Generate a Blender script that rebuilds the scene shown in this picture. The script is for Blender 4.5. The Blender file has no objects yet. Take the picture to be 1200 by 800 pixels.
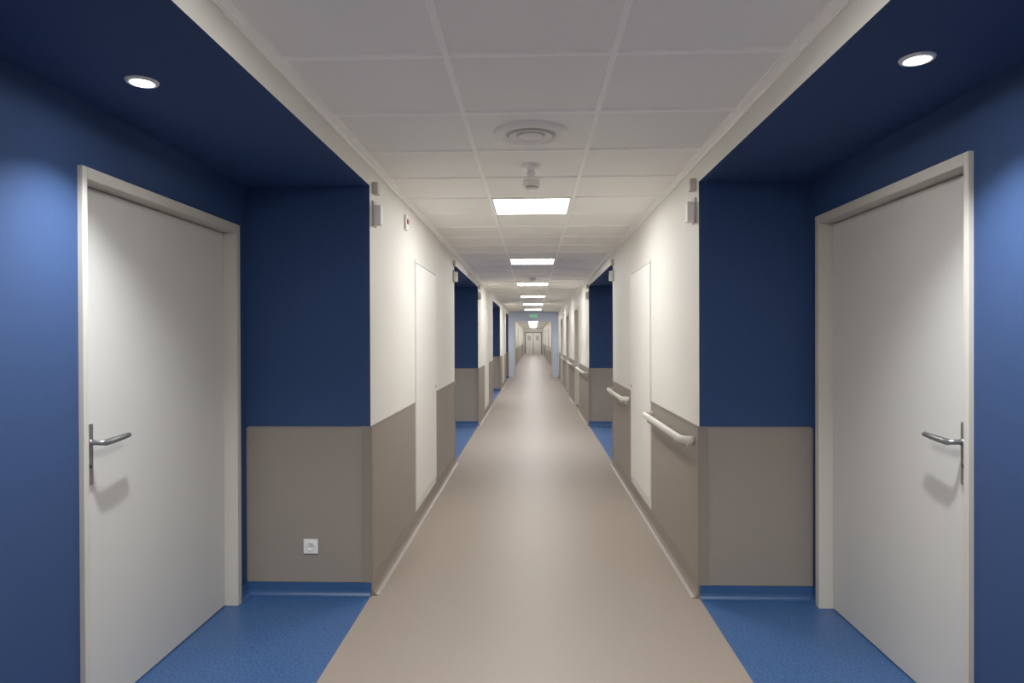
import bpy, math
from mathutils import Vector, Matrix

# ------------------------------------------------------------------ materials
def lin(h):
    h=h.lstrip('#'); out=[]
    for i in (0,2,4):
        c=int(h[i:i+2],16)/255
        out.append(c/12.92 if c<=0.04045 else ((c+0.055)/1.055)**2.4)
    return out
def mat(name,hexc,rough=0.6,metal=0.0,noise=None,amt=0.08,bump=None,spec=0.5,emit=None):
    m=bpy.data.materials.new(name); m.use_nodes=True
    nt=m.node_tree; b=nt.nodes['Principled BSDF']
    c=lin(hexc)
    b.inputs['Base Color'].default_value=(*c,1)
    b.inputs['Roughness'].default_value=rough
    b.inputs['Metallic'].default_value=metal
    b.inputs['Specular IOR Level'].default_value=spec
    if noise or bump:
        tc=nt.nodes.new('ShaderNodeTexCoord')
    if noise:
        n=nt.nodes.new('ShaderNodeTexNoise'); n.inputs['Scale'].default_value=noise
        n.inputs['Detail'].default_value=3
        nt.links.new(tc.outputs['Object'],n.inputs['Vector'])
        r=nt.nodes.new('ShaderNodeValToRGB')
        r.color_ramp.elements[0].position=0.38; r.color_ramp.elements[1].position=0.62
        r.color_ramp.elements[0].color=(*[x*(1-amt) for x in c],1)
        r.color_ramp.elements[1].color=(*[min(1,x*(1+amt)) for x in c],1)
        nt.links.new(n.outputs['Fac'],r.inputs['Fac'])
        nt.links.new(r.outputs['Color'],b.inputs['Base Color'])
    if bump:
        n2=nt.nodes.new('ShaderNodeTexNoise'); n2.inputs['Scale'].default_value=bump[0]
        nt.links.new(tc.outputs['Object'],n2.inputs['Vector'])
        bp=nt.nodes.new('ShaderNodeBump'); bp.inputs['Strength'].default_value=bump[1]
        bp.inputs['Distance'].default_value=0.002
        nt.links.new(n2.outputs['Fac'],bp.inputs['Height'])
        nt.links.new(bp.outputs['Normal'],b.inputs['Normal'])
    if emit:
        b.inputs['Emission Color'].default_value=(*emit[0],1)
        b.inputs['Emission Strength'].default_value=emit[1]
    return m

WHITE=mat('wall_offwhite_paint','#dcd9d0',0.6,noise=60,amt=0.015,bump=(220,0.15))
BLUE=mat('wall_blue_paint','#273d66',0.75,noise=60,amt=0.02,bump=(220,0.15),spec=0.2)
TAUPE=mat('wainscot_taupe_vinyl','#877d73',0.5,noise=500,amt=0.07,bump=(350,0.3))
GUARD=mat('corner_guard_taupe','#7d7369',0.42)
BEIGE=mat('floor_beige_vinyl','#8b7d71',0.45,noise=180,amt=0.10,spec=0.4)
BFLOOR=mat('floor_blue_vinyl','#294b7a',0.42,noise=95,amt=0.42)
COVE=mat('cove_taupe','#7d7167',0.45,noise=420,amt=0.06)
COVEB=mat('cove_blue','#254775',0.4,noise=420,amt=0.1)
TILE=mat('ceiling_tile_mineral','#f1f0ed',0.85,noise=250,amt=0.02,bump=(400,0.3))
TBAR=mat('ceiling_tbar_white','#fdfdfb',0.6)
DOORW=mat('door_leaf_laminate','#c4c2bd',0.45,noise=300,amt=0.015)
FRAME=mat('door_frame_paint','#c0bbb0',0.4)
CLOS=mat('closet_panel_white','#e3e1da',0.45)
METAL=mat('handle_satin_metal','#8a8b8e',0.32,metal=0.85)
DARK=mat('dark_gap','#262626',0.7)
RAIL=mat('handrail_resin','#cbc7be',0.38)
PLAST=mat('white_plastic','#e8e7e4',0.35)
GREYP=mat('grey_plastic','#a9a6a2',0.45)
DGREY=mat('end_door_frame_grey','#77746f',0.45)
REDP=mat('red_plastic','#b02a22',0.4)
PALE=mat('partition_pale_blue','#c8d6ee',0.6,noise=60,amt=0.015)
PANEL=mat('led_panel_diffuser','#ffffff',0.5,emit=((1.0,0.982,0.95),26))
PANEL2=mat('led_panel_dimmed_and_fill','#ffffff',0.5,emit=((1.0,0.985,0.97),11))  # far panels: the regular ones plus those added as fill light
SPOTE=mat('downlight_lens','#ffffff',0.5,emit=((0.9,0.95,1.0),40))
GREEN=mat('exit_sign_green','#2f8f5d',0.4,emit=((0.05,0.5,0.2),0.35))

# ------------------------------------------------------------------ mesh builder
class MB:
    def __init__(s): s.v=[]; s.f=[]; s.mi=[]; s.mats=[]; s.sm=[]
    def m(s,mt):
        if mt not in s.mats: s.mats.append(mt)
        return s.mats.index(mt)
    def face(s,idx,mt,smooth=False):
        s.f.append(idx); s.mi.append(s.m(mt)); s.sm.append(smooth)
    def box(s,x0,x1,y0,y1,z0,z1,mt,**ov):
        if x0>x1:x0,x1=x1,x0
        if y0>y1:y0,y1=y1,y0
        n=len(s.v)
        s.v+= [(x0,y0,z0),(x1,y0,z0),(x1,y1,z0),(x0,y1,z0),(x0,y0,z1),(x1,y0,z1),(x1,y1,z1),(x0,y1,z1)]
        for key,idx in (('zm',(0,3,2,1)),('zp',(4,5,6,7)),('ym',(0,1,5,4)),('yp',(2,3,7,6)),('xm',(0,4,7,3)),('xp',(1,2,6,5))):
            s.face([n+i for i in idx],ov.get(key,mt))
    def prism(s,pts0,pts1,mt,smooth=False):
        n=len(s.v); k=len(pts0); s.v+=[tuple(p) for p in pts0]+[tuple(p) for p in pts1]
        for i in range(k):
            j=(i+1)%k; s.face([n+i,n+j,n+k+j,n+k+i],mt,smooth)
        s.face([n+i for i in range(k)][::-1],mt); s.face([n+k+i for i in range(k)],mt)
    def lathe(s,prof,mt,origin,axis='z',seg=40,mats=None):
        n=len(s.v); o=Vector(origin)
        ax={'z':Vector((0,0,1)),'-z':Vector((0,0,-1)),'x':Vector((1,0,0)),'-x':Vector((-1,0,0)),'y':Vector((0,1,0)),'-y':Vector((0,-1,0))}[axis]
        u=Vector((0,1,0)) if axis[-1]!='y' else Vector((1,0,0)); w=ax.cross(u)
        for r,h in prof:
            for i in range(seg):
                a=2*math.pi*i/seg
                s.v.append(tuple(o+ax*h+(u*math.cos(a)+w*math.sin(a))*max(r,1e-5)))
        for k in range(len(prof)-1):
            mm=mats[k] if mats else mt
            for i in range(seg):
                j=(i+1)%seg
                s.face([n+k*seg+i,n+k*seg+j,n+(k+1)*seg+j,n+(k+1)*seg+i],mm,True)
    def tube(s,pts,ru,rv,mt,seg=14,up=(0,0,1)):
        P=[Vector(p) for p in pts]; n=len(s.v); K=len(P)
        for k in range(K):
            t=(P[min(k+1,K-1)]-P[max(k-1,0)]).normalized()
            U=Vector(up)
            if abs(t.dot(U))>0.95: U=Vector((0,1,0))
            sd=t.cross(U).normalized(); uu=sd.cross(t).normalized()
            a_=ru[k] if isinstance(ru,(list,tuple)) else ru
            b_=rv[k] if isinstance(rv,(list,tuple)) else rv
            for i in range(seg):
                a=2*math.pi*i/seg
                s.v.append(tuple(P[k]+sd*math.cos(a)*a_+uu*math.sin(a)*b_))
        for k in range(K-1):
            for i in range(seg):
                j=(i+1)%seg
                s.face([n+k*seg+i,n+k*seg+j,n+(k+1)*seg+j,n+(k+1)*seg+i],mt,True)
        s.face([n+i for i in range(seg)][::-1],mt); s.face([n+(K-1)*seg+i for i in range(seg)],mt)
    def obj(s,name,parent=None,bevel=0):
        me=bpy.data.meshes.new(name); me.from_pydata(s.v,[],s.f)
        for mt in s.mats: me.materials.append(mt)
        for i,p in enumerate(me.polygons):
            p.material_index=s.mi[i]; p.use_smooth=s.sm[i]
        import bmesh
        bm=bmesh.new(); bm.from_mesh(me); bmesh.ops.recalc_face_normals(bm,faces=bm.faces); bm.to_mesh(me); bm.free()
        ob=bpy.data.objects.new(name,me); bpy.context.scene.collection.objects.link(ob)
        if parent: ob.parent=parent
        if bevel:
            b=ob.modifiers.new('bevel','BEVEL'); b.width=bevel; b.segments=2; b.limit_method='ANGLE'; b.angle_limit=math.radians(50)
        return ob
def empty(name,loc=(0,0,0)):
    e=bpy.data.objects.new(name,None); e.empty_display_size=0.1
    bpy.context.scene.collection.objects.link(e); return e

# ------------------------------------------------------------------ dimensions
CW=0.94; ZC=2.49; ZS=2.365; OUT=1.88
XR={-1:1.663,1:1.573}
Y0=-3.6; YP=25.0; YE=62.0
ZDS={-1:2.12,1:2.145}   # top of door frame
WT=0.97   # wainscot top
WB=0.105
FR={-1:(2.350,3.639),1:(2.400,3.677)}
REC={-1:[(0.42,3.76),(7.80,11.15),(15.2,18.54),(22.6,24.6)],
      1:[(0.42,3.76),(7.80,11.15)]}
corr_doors={-1:[(28,29.2),(33,34.2),(40,41.2),(50,51.2)],
             1:[(13.5,14.75),(17.3,18.55),(21.0,22.25),(28,29.2),(33,34.2),(40,41.2),(50,51.2)]}

# ------------------------------------------------------------------ walls
def wall_run(mb,s,xw,y0,y1,opens,mt,zt=ZC,cap0=None,cap1=None):
    cur=y0; segs=[]
    for a,b in opens:
        segs.append((cur,a)); cur=b
        mb.box(s*xw,s*OUT,a,b,ZDS[s]-0.02,zt,mt)
    segs.append((cur,y1))
    for i,(a,b) in enumerate(segs):
        ov={}
        if i==0 and cap0: ov['ym']=cap0
        if i==len(segs)-1 and cap1: ov['yp']=cap1
        mb.box(s*xw,s*OUT,a,b,0,zt,mt,**ov)

door_specs=[]
for s,nm in ((-1,'left'),(1,'right')):
    mb=MB(); cur=Y0; first=True
    for (a,b) in REC[s]:
        ops=[(p+0.02,q-0.02) for p,q in corr_doors[s] if cur<p<a]
        wall_run(mb,s,CW,cur,a,ops,WHITE,cap0=None if first else BLUE,cap1=BLUE)
        first=False
        off=a-0.42
        fo=(FR[s][0]+off,FR[s][1]+off)
        if fo[1]<b:
            wall_run(mb,s,XR[s],a,b,[(fo[0]+0.015,fo[1]-0.02)],BLUE)
            door_specs.append((s,XR[s],fo[0],fo[1]))
        else:
            wall_run(mb,s,XR[s],a,b,[],BLUE)
        mb.box(s*CW,s*XR[s],a,b,ZS,ZC,WHITE,zm=BLUE)
        cur=b
    ops=[(p+0.015,q-0.02) for p,q in corr_doors[s] if p>cur]
    wall_run(mb,s,CW,cur,YE,ops,WHITE,cap0=BLUE)
    for p,q in corr_doors[s]: door_specs.append((s,CW,p,q))
    mb.obj('wall_'+nm)

# end walls
mb=MB(); mb.box(-OUT,OUT,Y0-0.12,Y0,0,ZC,WHITE); mb.obj('wall_back')
mb=MB()
mb.box(-OUT,-0.82,YE,YE+0.12,0,ZC,WHITE); mb.box(0.82,OUT,YE,YE+0.12,0,ZC,WHITE); mb.box(-0.82,0.82,YE,YE+0.12,2.12,ZC,WHITE)
mb.obj('wall_front')
mb=MB()
PO=0.72
mb.box(-CW,-PO,YP,YP+0.14,0,ZC,PALE); mb.box(PO,CW,YP,YP+0.14,0,ZC,PALE); mb.box(-PO,PO,YP,YP+0.14,2.13,ZC,PALE)
mb.obj('wall_partition')

# ------------------------------------------------------------------ floor
mb=MB()
mb.box(-CW,CW,Y0,YE+0.2,-0.1,0,BEIGE)
for s in (-1,1):
    for a,b in REC[s]:
        mb.box(s*CW,s*(XR[s]+0.2),a,b,-0.1,0,BFLOOR)
mb.obj('floor')

# ------------------------------------------------------------------ ceiling (tiles + T grid)
GX=[-0.91,-0.31,0.29,0.905]; GY0=2.35-0.6*10; nrow=int((YE-GY0)/0.6)+1
def is_light(k):
    if GY0+0.6*k>YP: return (k-14)%3==0  # closer panel spacing past the partition, extras added to brighten the far section
    return (k-14)%6==0
lights=[]
mb=MB()
mb.box(-OUT,OUT,Y0,YE+0.12,ZC+0.05,ZC+0.12,WHITE)
for s in (-1,1): mb.box(s*CW,s*OUT,Y0,YE+0.12,ZC,ZC+0.05,WHITE)
for k in range(nrow):
    ya=GY0+0.6*k; yb=ya+0.6
    if ya<Y0: ya=Y0
    if yb>YE: yb=YE
    if yb<=ya: continue
    for c in range(3):
        if c==1 and is_light(k) and yb-ya>0.5: lights.append((ya,yb)); continue
        mb.box(GX[c]+0.004,GX[c+1]-0.004,ya+0.004,yb-0.004,ZC+0.009,ZC+0.024,TILE)
mb.obj('ceiling')
mb=MB()
for x in GX[1:3]: mb.box(x-0.012,x+0.012,Y0,YE,ZC-0.001,ZC+0.010,TBAR)
for k in range(nrow):
    y=GY0+0.6*k
    if Y0<y<YE: 
        for c,(xa,xb) in enumerate(((-0.90,-0.322),(-0.298,0.278),(0.302,0.90))): mb.box(xa,xb,y-0.012,y+0.012,ZC-0.0006,ZC+0.010,TBAR)
mb.obj('trim_ceiling_grid')
for i,s in enumerate((-1,1)):
    mb=MB()
    for a,b in ((Y0,YP),(YP+0.14,YE)):
        mb.box(s*(CW-0.0005),s*0.898,a,b,ZC-0.002,ZC+0.010,TBAR)
        mb.box(s*(CW-0.0005),s*(CW-0.006),a,b,ZC-0.016,ZC-0.002,TBAR)
    mb.obj('trim_%d'%(i+1))

for (a,b) in lights:
    e=empty('ceiling_light_panel')
    m1=MB()
    x0,x1=GX[1],GX[2]
    for bx in ((x0+.013,x0+.025,a+.013,b-.013),(x1-.025,x1-.013,a+.013,b-.013),(x0+.025,x1-.025,a+.013,a+.025),(x0+.025,x1-.025,b-.025,b-.013)):
        m1.box(*bx,ZC-0.001,ZC+0.02,PLAST)
    m1.obj('bezel',e)
    m1=MB(); m1.box(x0+.025,x1-.025,a+.025,b-.025,ZC+0.001,ZC+0.012,PANEL if a<YP else PANEL2); m1.obj('diffuser',e)

# ------------------------------------------------------------------ doors
def make_door(idx,s,xw,y0,y1,handle=True):
    ZD=ZDS[s]
    e=empty('door_%d'%idx)
    fx=xw-0.02; bx=xw+0.115; lx=xw+0.055; w=0.045; wn=0.027
    m=MB()
    m.box(s*fx,s*bx,y0,y0+wn,0,ZD,FRAME); m.box(s*fx,s*bx,y1-w,y1,0,ZD,FRAME); m.box(s*fx,s*bx,y0+wn,y1-w,ZD-w,ZD,FRAME)
    m.obj('frame',e,bevel=0.003)
    m=MB(); m.box(s*lx,s*(lx+0.044),y0+wn+0.005,y1-w-0.005,0.006,ZD-w-0.005,DOORW); m.obj('leaf',e,bevel=0.002)
    m=MB(); m.box(s*(lx+0.046),s*(lx+0.06),y0+wn,y1-w,0,ZD-w,DARK); m.obj('gap_backing',e)
    hy=y0+0.124; hz=1.045
    m=MB(); m.box(s*(lx-0.010),s*lx,hy-0.023,hy+0.023,hz-0.125,hz+0.115,METAL); m.obj('handle_plate',e,bevel=0.004)
    m=MB(); ly=hz+0.04
    m.lathe([(0,0.0),(0.014,0.0),(0.014,0.012),(0.010,0.014)],METAL,(s*(lx-0.009),hy,ly),axis='x' if s<0 else '-x',seg=20)
    X=lambda d: s*(lx-d)
    pts=[(X(0.008),hy,ly),(X(0.044),hy,ly),(X(0.056),hy+0.004,ly),(X(0.064),hy+0.016,ly-0.001),(X(0.064),hy+0.06,ly+0.001),(X(0.062),hy+0.12,ly+0.004),(X(0.060),hy+0.166,ly+0.007),(X(0.058),hy+0.174,ly+0.007)]
    m.tube(pts,[.011,.011,.011,.010,.010,.010,.009,.005],[.010,.010,.011,.013,.013,.012,.010,.006],METAL,seg=16)
    m.lathe([(0,0.0),(0.008,0.0),(0.008,0.004),(0,0.004)],DARK,(s*(lx-0.0095),hy,hz-0.05),axis='x' if s<0 else '-x',seg=16)
    m.obj('handle_lever',e)
for i,(s,xw,a,b) in enumerate(door_specs): make_door(i+1,s,xw,a,b)
nd=len(door_specs)

# end double door
e=empty('door_%d'%(nd+1)); m=MB()
for q in ((-0.82,-0.72),(0.72,0.82)): m.box(q[0],q[1],YE-0.02,YE+0.12,0,2.12,DGREY)
m.box(-0.72,0.72,YE-0.02,YE+0.12,2.02,2.12,DGREY); m.obj('frame',e)
for nme,q in (('leaf_1',(-0.715,-0.025)),('leaf_2',(0.025,0.715))):
    m=MB(); m.box(q[0],q[1],YE+0.02,YE+0.07,0.006,2.015,CLOS)
    cx=(q[0]+q[1])/2; m.box(cx-0.15,cx+0.15,YE+0.012,YE+0.02,1.3,1.75,GREYP); m.obj(nme,e)
m=MB(); m.box(-0.72,0.72,YE+0.075,YE+0.1,0,2.02,DARK); m.obj('gap_backing',e)

# fire doors, both leaves held open behind the partition
for k,s in enumerate((-1,1)):
    e=empty('door_%d'%(nd+2+k)); m=MB()
    m.box(s*(PO-0.0),s*(PO-0.04),YP-0.015,YP+0.155,0,2.13,FRAME); m.obj('frame',e)
    m=MB(); m.box(s*(PO+0.02),s*(PO+0.065),YP+0.16,YP+0.86,0.006,2.09,PALE); m.obj('leaf',e)
    m=MB(); m.box(s*(PO+0.02),s*(PO-0.01),YP+0.70,YP+0.72,0.95,1.15,METAL); m.obj('handle',e)

# ------------------------------------------------------------------ wainscots, guards, baseboards, closets
COVEP=[(0.0005,0.105),(0.007,0.105),(0.009,0.045),(0.014,0.024),(0.026,0.009),(0.046,0.0015),(0.0005,0.0015)]
def cove_y(mb,s,xw,y0,y1,mt,h=0.105):
    k=h/0.105
    P=[(s*(xw-u),z*k) for u,z in COVEP]
    mb.prism([(x,y0,z) for x,z in P],[(x,y1,z) for x,z in P],mt)
def cove_x(mb,x0,x1,y,ny,mt,h=0.075):
    k=h/0.105
    P=[(y+ny*u*0.8,z*k) for u,z in COVEP]
    mb.prism([(x0,yy,z) for yy,z in P],[(x1,yy,z) for yy,z in P],mt)

def subtract(y0,y1,cuts):
    out=[]; cur=y0
    for a,b in sorted(cuts):
        if b<=cur or a>=y1: continue
        if a>cur: out.append((cur,a))
        cur=max(cur,b)
    if cur<y1: out.append((cur,y1))
    return out

closets={-1:[(5.20,6.27),(12.62,13.69),(20.0,21.07),(45,46.1)],1:[(5.29,6.33),(24.0-0.0,24.7),(45,46.1)]}
CZ0,CZ1=0.165,2.09
for s,nm in ((-1,'left'),(1,'right')):
    wain=MB(); base=MB()
    solid=subtract(Y0,YE,REC[s]+[(YP,YP+0.14)])
    for a,b in solid:
        cuts=[(p,q) for p,q in corr_doors[s]]
        for p,q in subtract(a,b,cuts): cove_y(base,s,CW,p,q,COVE)
        cl=[(p-0.03,q+0.03) for p,q in closets[s]]
        for p,q in subtract(a,b,cuts+cl):
            ga=0.052 if (abs(p-a)<1e-6 and any(abs(r[1]-a)<1e-6 for r in REC[s])) else 0
            gb=0.052 if (abs(q-b)<1e-6 and any(abs(r[0]-b)<1e-6 for r in REC[s])) else 0
            if q-p<0.12: continue
            wain.box(s*CW,s*(CW-0.005),p+ga,q-gb,WB+0.002,WT,TAUPE)
            wain.box(s*CW,s*(CW-0.009),p+ga,q-gb,WT,WT+0.008,GUARD)
    for a,b in REC[s]:
        for y,ny in ((b,-1),(a,1)):
            x0,x1=s*(CW+0.055),s*(XR[s]-0.012)
            wain.box(x0,x1,y,y+ny*0.005,0.078,WT,TAUPE)
            wain.box(x0,x1,y,y+ny*0.008,WT,WT+0.007,GUARD)
            wain.box(s*(XR[s]-0.012),s*XR[s],y,y+ny*0.007,0.078,WT,GUARD)
            wain.box(s*(CW-0.010),s*(CW+0.052),y+ny*0.010,y,0.078,WT+0.008,GUARD)
            wain.box(s*(CW-0.010),s*CW,y,y-ny*0.052,WB+0.002,WT+0.008,GUARD)
            wain.box(s*(CW+0.047),s*(CW+0.053),y,y+ny*0.013,0.078,WT+0.008,TAUPE)
            cove_x(base,s*(CW+0.0),s*XR[s],y,ny,COVEB)
        off=a-0.42; fo=(FR[s][0]+off,FR[s][1]+off)
        for p,q in subtract(a,b,[fo] if fo[1]<b else []): cove_y(base,s,XR[s],p,q,COVEB,h=0.075)
    wain.obj('trim_wainscot_'+nm,bevel=0)
    base.obj('baseboard_'+nm)
    for (p,q) in closets[s]:
        e=empty('closet_door'); m=MB()
        x0,x1=s*CW,s*(CW-0.006)
        m.box(x0,x1,p-0.018,p,CZ0-0.018,CZ1+0.018,WHITE); m.box(x0,x1,q,q+0.018,CZ0-0.018,CZ1+0.018,WHITE)
        m.box(x0,x1,p,q,CZ1,CZ1+0.018,WHITE); m.box(x0,x1,p,q,CZ0-0.018,CZ0,WHITE); m.obj('frame',e)
        m=MB(); m.box(x0,s*(CW-0.002),p,q,CZ0,CZ1,DARK); m.obj('shadow_gap',e)
        m=MB(); m.box(s*(CW-0.002),s*(CW-0.009),p+0.007,q-0.007,CZ0+0.007,CZ1-0.007,CLOS); m.obj('leaf',e,bevel=0.0015)
        m=MB(); m.lathe([(0,0),(0.012,0),(0.012,0.004),(0.008,0.006),(0,0.006)],METAL,(s*(CW-0.008),q-0.05,1.03),axis='x' if s<0 else '-x',seg=16)
        m.obj('lock',e)

# ------------------------------------------------------------------ handrails on right wall
def handrail(y0,y1,s=1,z=0.885):
    e=empty('handrail'); m=MB()
    xr=CW-0.078; r=0.05; pts=[(s*(CW-0.006),y0,z)]
    pts.append((s*(xr+r),y0,z))
    for i in range(1,7):
        a=math.pi/2*i/6; pts.append((s*(xr+r-r*math.sin(a)),y0+r-r*math.cos(a),z))
    pts.append((s*xr,(y0+y1)/2,z))
    for i in range(0,7):
        a=math.pi/2*i/6; pts.append((s*(xr+r-r*math.cos(a)),y1-r+r*math.sin(a),z))
    pts.append((s*(CW-0.006),y1,z))
    m.tube(pts,0.018,0.024,RAIL,seg=18); m.obj('rail',e)
    m=MB(); n=max(2,int((y1-y0)/0.9)+1)
    for i in range(n):
        y=y0+0.17+(y1-y0-0.34)*i/(n-1)
        m.lathe([(0,0),(0.026,0),(0.026,0.005),(0.014,0.009)],RAIL,(s*(CW-0.005),y,z-0.052),axis='-x' if s>0 else 'x',seg=20)
        m.tube([(s*(CW-0.006),y,z-0.052),(s*(CW-0.05),y,z-0.050),(s*(CW-0.07),y,z-0.038),(s*xr,y,z-0.018)],0.010,0.010,RAIL,seg=12)
    m.obj('brackets',e)
for a,b in ((3.86,5.18),(6.45,7.68),(11.28,13.35),(14.95,17.1),(18.75,20.8),(29.4,32.8),(34.4,39.6)): handrail(a,b)

# ------------------------------------------------------------------ recessed downlights
for s in (-1,1):
    for k,(a,b) in enumerate(REC[s]):
        if b-a<3: continue
        x=s*((1.335 if s<0 else 1.221)); y=a+(1.79 if s<0 else 1.71)
        e=empty('recessed_downlight'); m=MB()
        m.lathe([(0.037,0.0),(0.037,0.008),(0.050,0.006),(0.053,0.001),(0.053,0.0)],PLAST,(x,y,ZS-0.0005),axis='-z',seg=40)
        m.obj('rim',e)
        m=MB(); m.lathe([(0.0001,0.003),(0.037,0.002)],SPOTE,(x,y,ZS-0.0005),axis='-z',seg=32); m.obj('lens',e)
        L=bpy.data.lights.new('downlight_lamp','SPOT'); L.energy=90; L.spot_size=math.radians(112); L.spot_blend=1.0
        L.shadow_soft_size=0.02; L.color=(0.93,0.965,1.0)
        lo=bpy.data.objects.new('lamp',L); lo.location=(x,y,ZS-0.045); lo.parent=e
        bpy.context.scene.collection.objects.link(lo)

# ------------------------------------------------------------------ ceiling devices
m=MB(); yc=3.25
prof=[(0.0,0.020),(0.035,0.020),(0.055,0.014),(0.06,0.006),(0.068,0.004),(0.085,0.016),(0.100,0.017),(0.106,0.006),(0.114,0.004),(0.128,0.014),(0.148,0.012),(0.168,0.003),(0.172,-0.010)]
m.lathe([(r*1.07,h) for r,h in prof],
        PLAST,(-0.01,yc,ZC),axis='-z',seg=64,mats=[PLAST,PLAST,GREYP,GREYP,PLAST,PLAST,GREYP,GREYP,PLAST,PLAST,PLAST,PLAST])
m.obj('ceiling_air_diffuser')
m=MB(); m.lathe([(0.055,-0.010),(0.055,0.010),(0.050,0.016),(0.022,0.02),(0.020,0.034),(0.026,0.038),(0.026,0.05),(0.016,0.062),(0,0.064)],PLAST,(-0.01,3.86,ZC),axis='-z',seg=40); m.obj('motion_sensor')
m=MB(); m.lathe([(0.052,-0.010),(0.052,0.012),(0.058,0.014),(0.058,0.030),(0.052,0.033),(0.044,0.034),(0.044,0.042),(0.036,0.052),(0,0.055)],PLAST,(-0.01,4.25,ZC),axis='-z',seg=40,mats=[PLAST,PLAST,PLAST,PLAST,GREYP,GREYP,PLAST,PLAST]); m.obj('smoke_detector')
m=MB(); m.lathe([(0.052,-0.010),(0.052,0.012),(0.058,0.014),(0.058,0.030),(0.044,0.034),(0.036,0.052),(0,0.055)],PLAST,(-0.01,11.0,ZC),axis='-z',seg=32); m.obj('smoke_detector')

# ------------------------------------------------------------------ wall devices
for s in (-1,1):
    for yy in (3.845,7.70,11.24):
        m=MB(); c=CW-0.0006
        m.box(s*c,s*(CW-0.012),yy-0.035,yy+0.035,2.14,2.29,GREYP)
        m.box(s*(CW-0.012),s*(CW-0.052),yy-0.028,yy+0.028,2.15,2.265,PLAST)
        m.obj('nurse_call_light',bevel=0.004)
        m=MB(); m.box(s*c,s*(CW-0.035),yy-0.028,yy+0.028,2.33,2.40,FRAME); m.obj('wall_sensor_box',bevel=0.005)
e=empty('fire_alarm_beacon')
m=MB(); m.box(-CW,-CW+0.018,4.77,4.85,2.28,2.39,PLAST); m.obj('body',e,bevel=0.004)
m=MB(); m.box(-CW+0.018,-CW+0.026,4.79,4.83,2.325,2.36,REDP); m.obj('red_lens',e,bevel=0.003)

# socket on the left recess wall
e=empty('wall_socket'); cx,cz=-1.288,0.285; yb=3.755
m=MB(); m.box(cx-0.042,cx+0.042,yb-0.010,yb,cz-0.042,cz+0.042,PLAST); m.obj('plate',e,bevel=0.004)
m=MB(); m.lathe([(0.027,0.0),(0.027,0.003),(0.023,0.003),(0.021,0.0006),(0.0,0.0006)],PLAST,(cx,yb-0.0105,cz),axis='-y',seg=32,mats=[PLAST,PLAST,GREYP,PLAST]); m.obj('insert',e)
m=MB()
for dx,dz,r in ((-0.009,0,0.0035),(0.009,0,0.0035),(0,0.010,0.0032)):
    m.lathe([(0,0.002),(r,0.002),(r,0)],DARK,(cx+dx,yb-0.0108,cz+dz),axis='-y',seg=12)
m.obj('pin_holes',e)

# exit sign
e=empty('exit_sign')
m=MB(); m.box(-0.005,0.005,YP-0.32,YP-0.31,2.40,ZC,METAL); m.obj('stem',e)
m=MB(); m.box(-0.15,0.15,YP-0.335,YP-0.295,2.26,2.41,PLAST); m.obj('housing',e,bevel=0.005)
m=MB(); m.box(-0.13,0.13,YP-0.340,YP-0.335,2.275,2.395,GREEN)
m.box(-0.09,-0.03,YP-0.343,YP-0.340,2.295,2.375,PLAST); m.box(0.01,0.09,YP-0.343,YP-0.340,2.325,2.345,PLAST); m.obj('pictogram_panel',e)

# ------------------------------------------------------------------ world / camera
w=bpy.data.worlds.new('world'); bpy.context.scene.world=w; w.use_nodes=True
w.node_tree.nodes['Background'].inputs[0].default_value=(0.5,0.55,0.6,1); w.node_tree.nodes['Background'].inputs[1].default_value=0.1

cam=bpy.data.cameras.new('camera'); co=bpy.data.objects.new('camera',cam); bpy.context.scene.collection.objects.link(co)
cam.sensor_width=36; cam.lens=36*770/1200; cam.clip_start=0.05; cam.clip_end=200
M=Matrix.Rotation(math.radians(1.86),4,'Z')@Matrix.Rotation(math.radians(90-0.25),4,'X')@Matrix.Rotation(math.radians(-0.2),4,'Z')
M.translation=Vector((0,0,1.48)); co.matrix_world=M
bpy.context.scene.camera=co
sc=bpy.context.scene
sc.cycles.max_bounces=14; sc.cycles.diffuse_bounces=8
sc.view_settings.view_transform='Standard'
try: sc.view_settings.look='None'
except Exception: pass
sc.view_settings.exposure=0.38
sc.view_settings.gamma=1.2
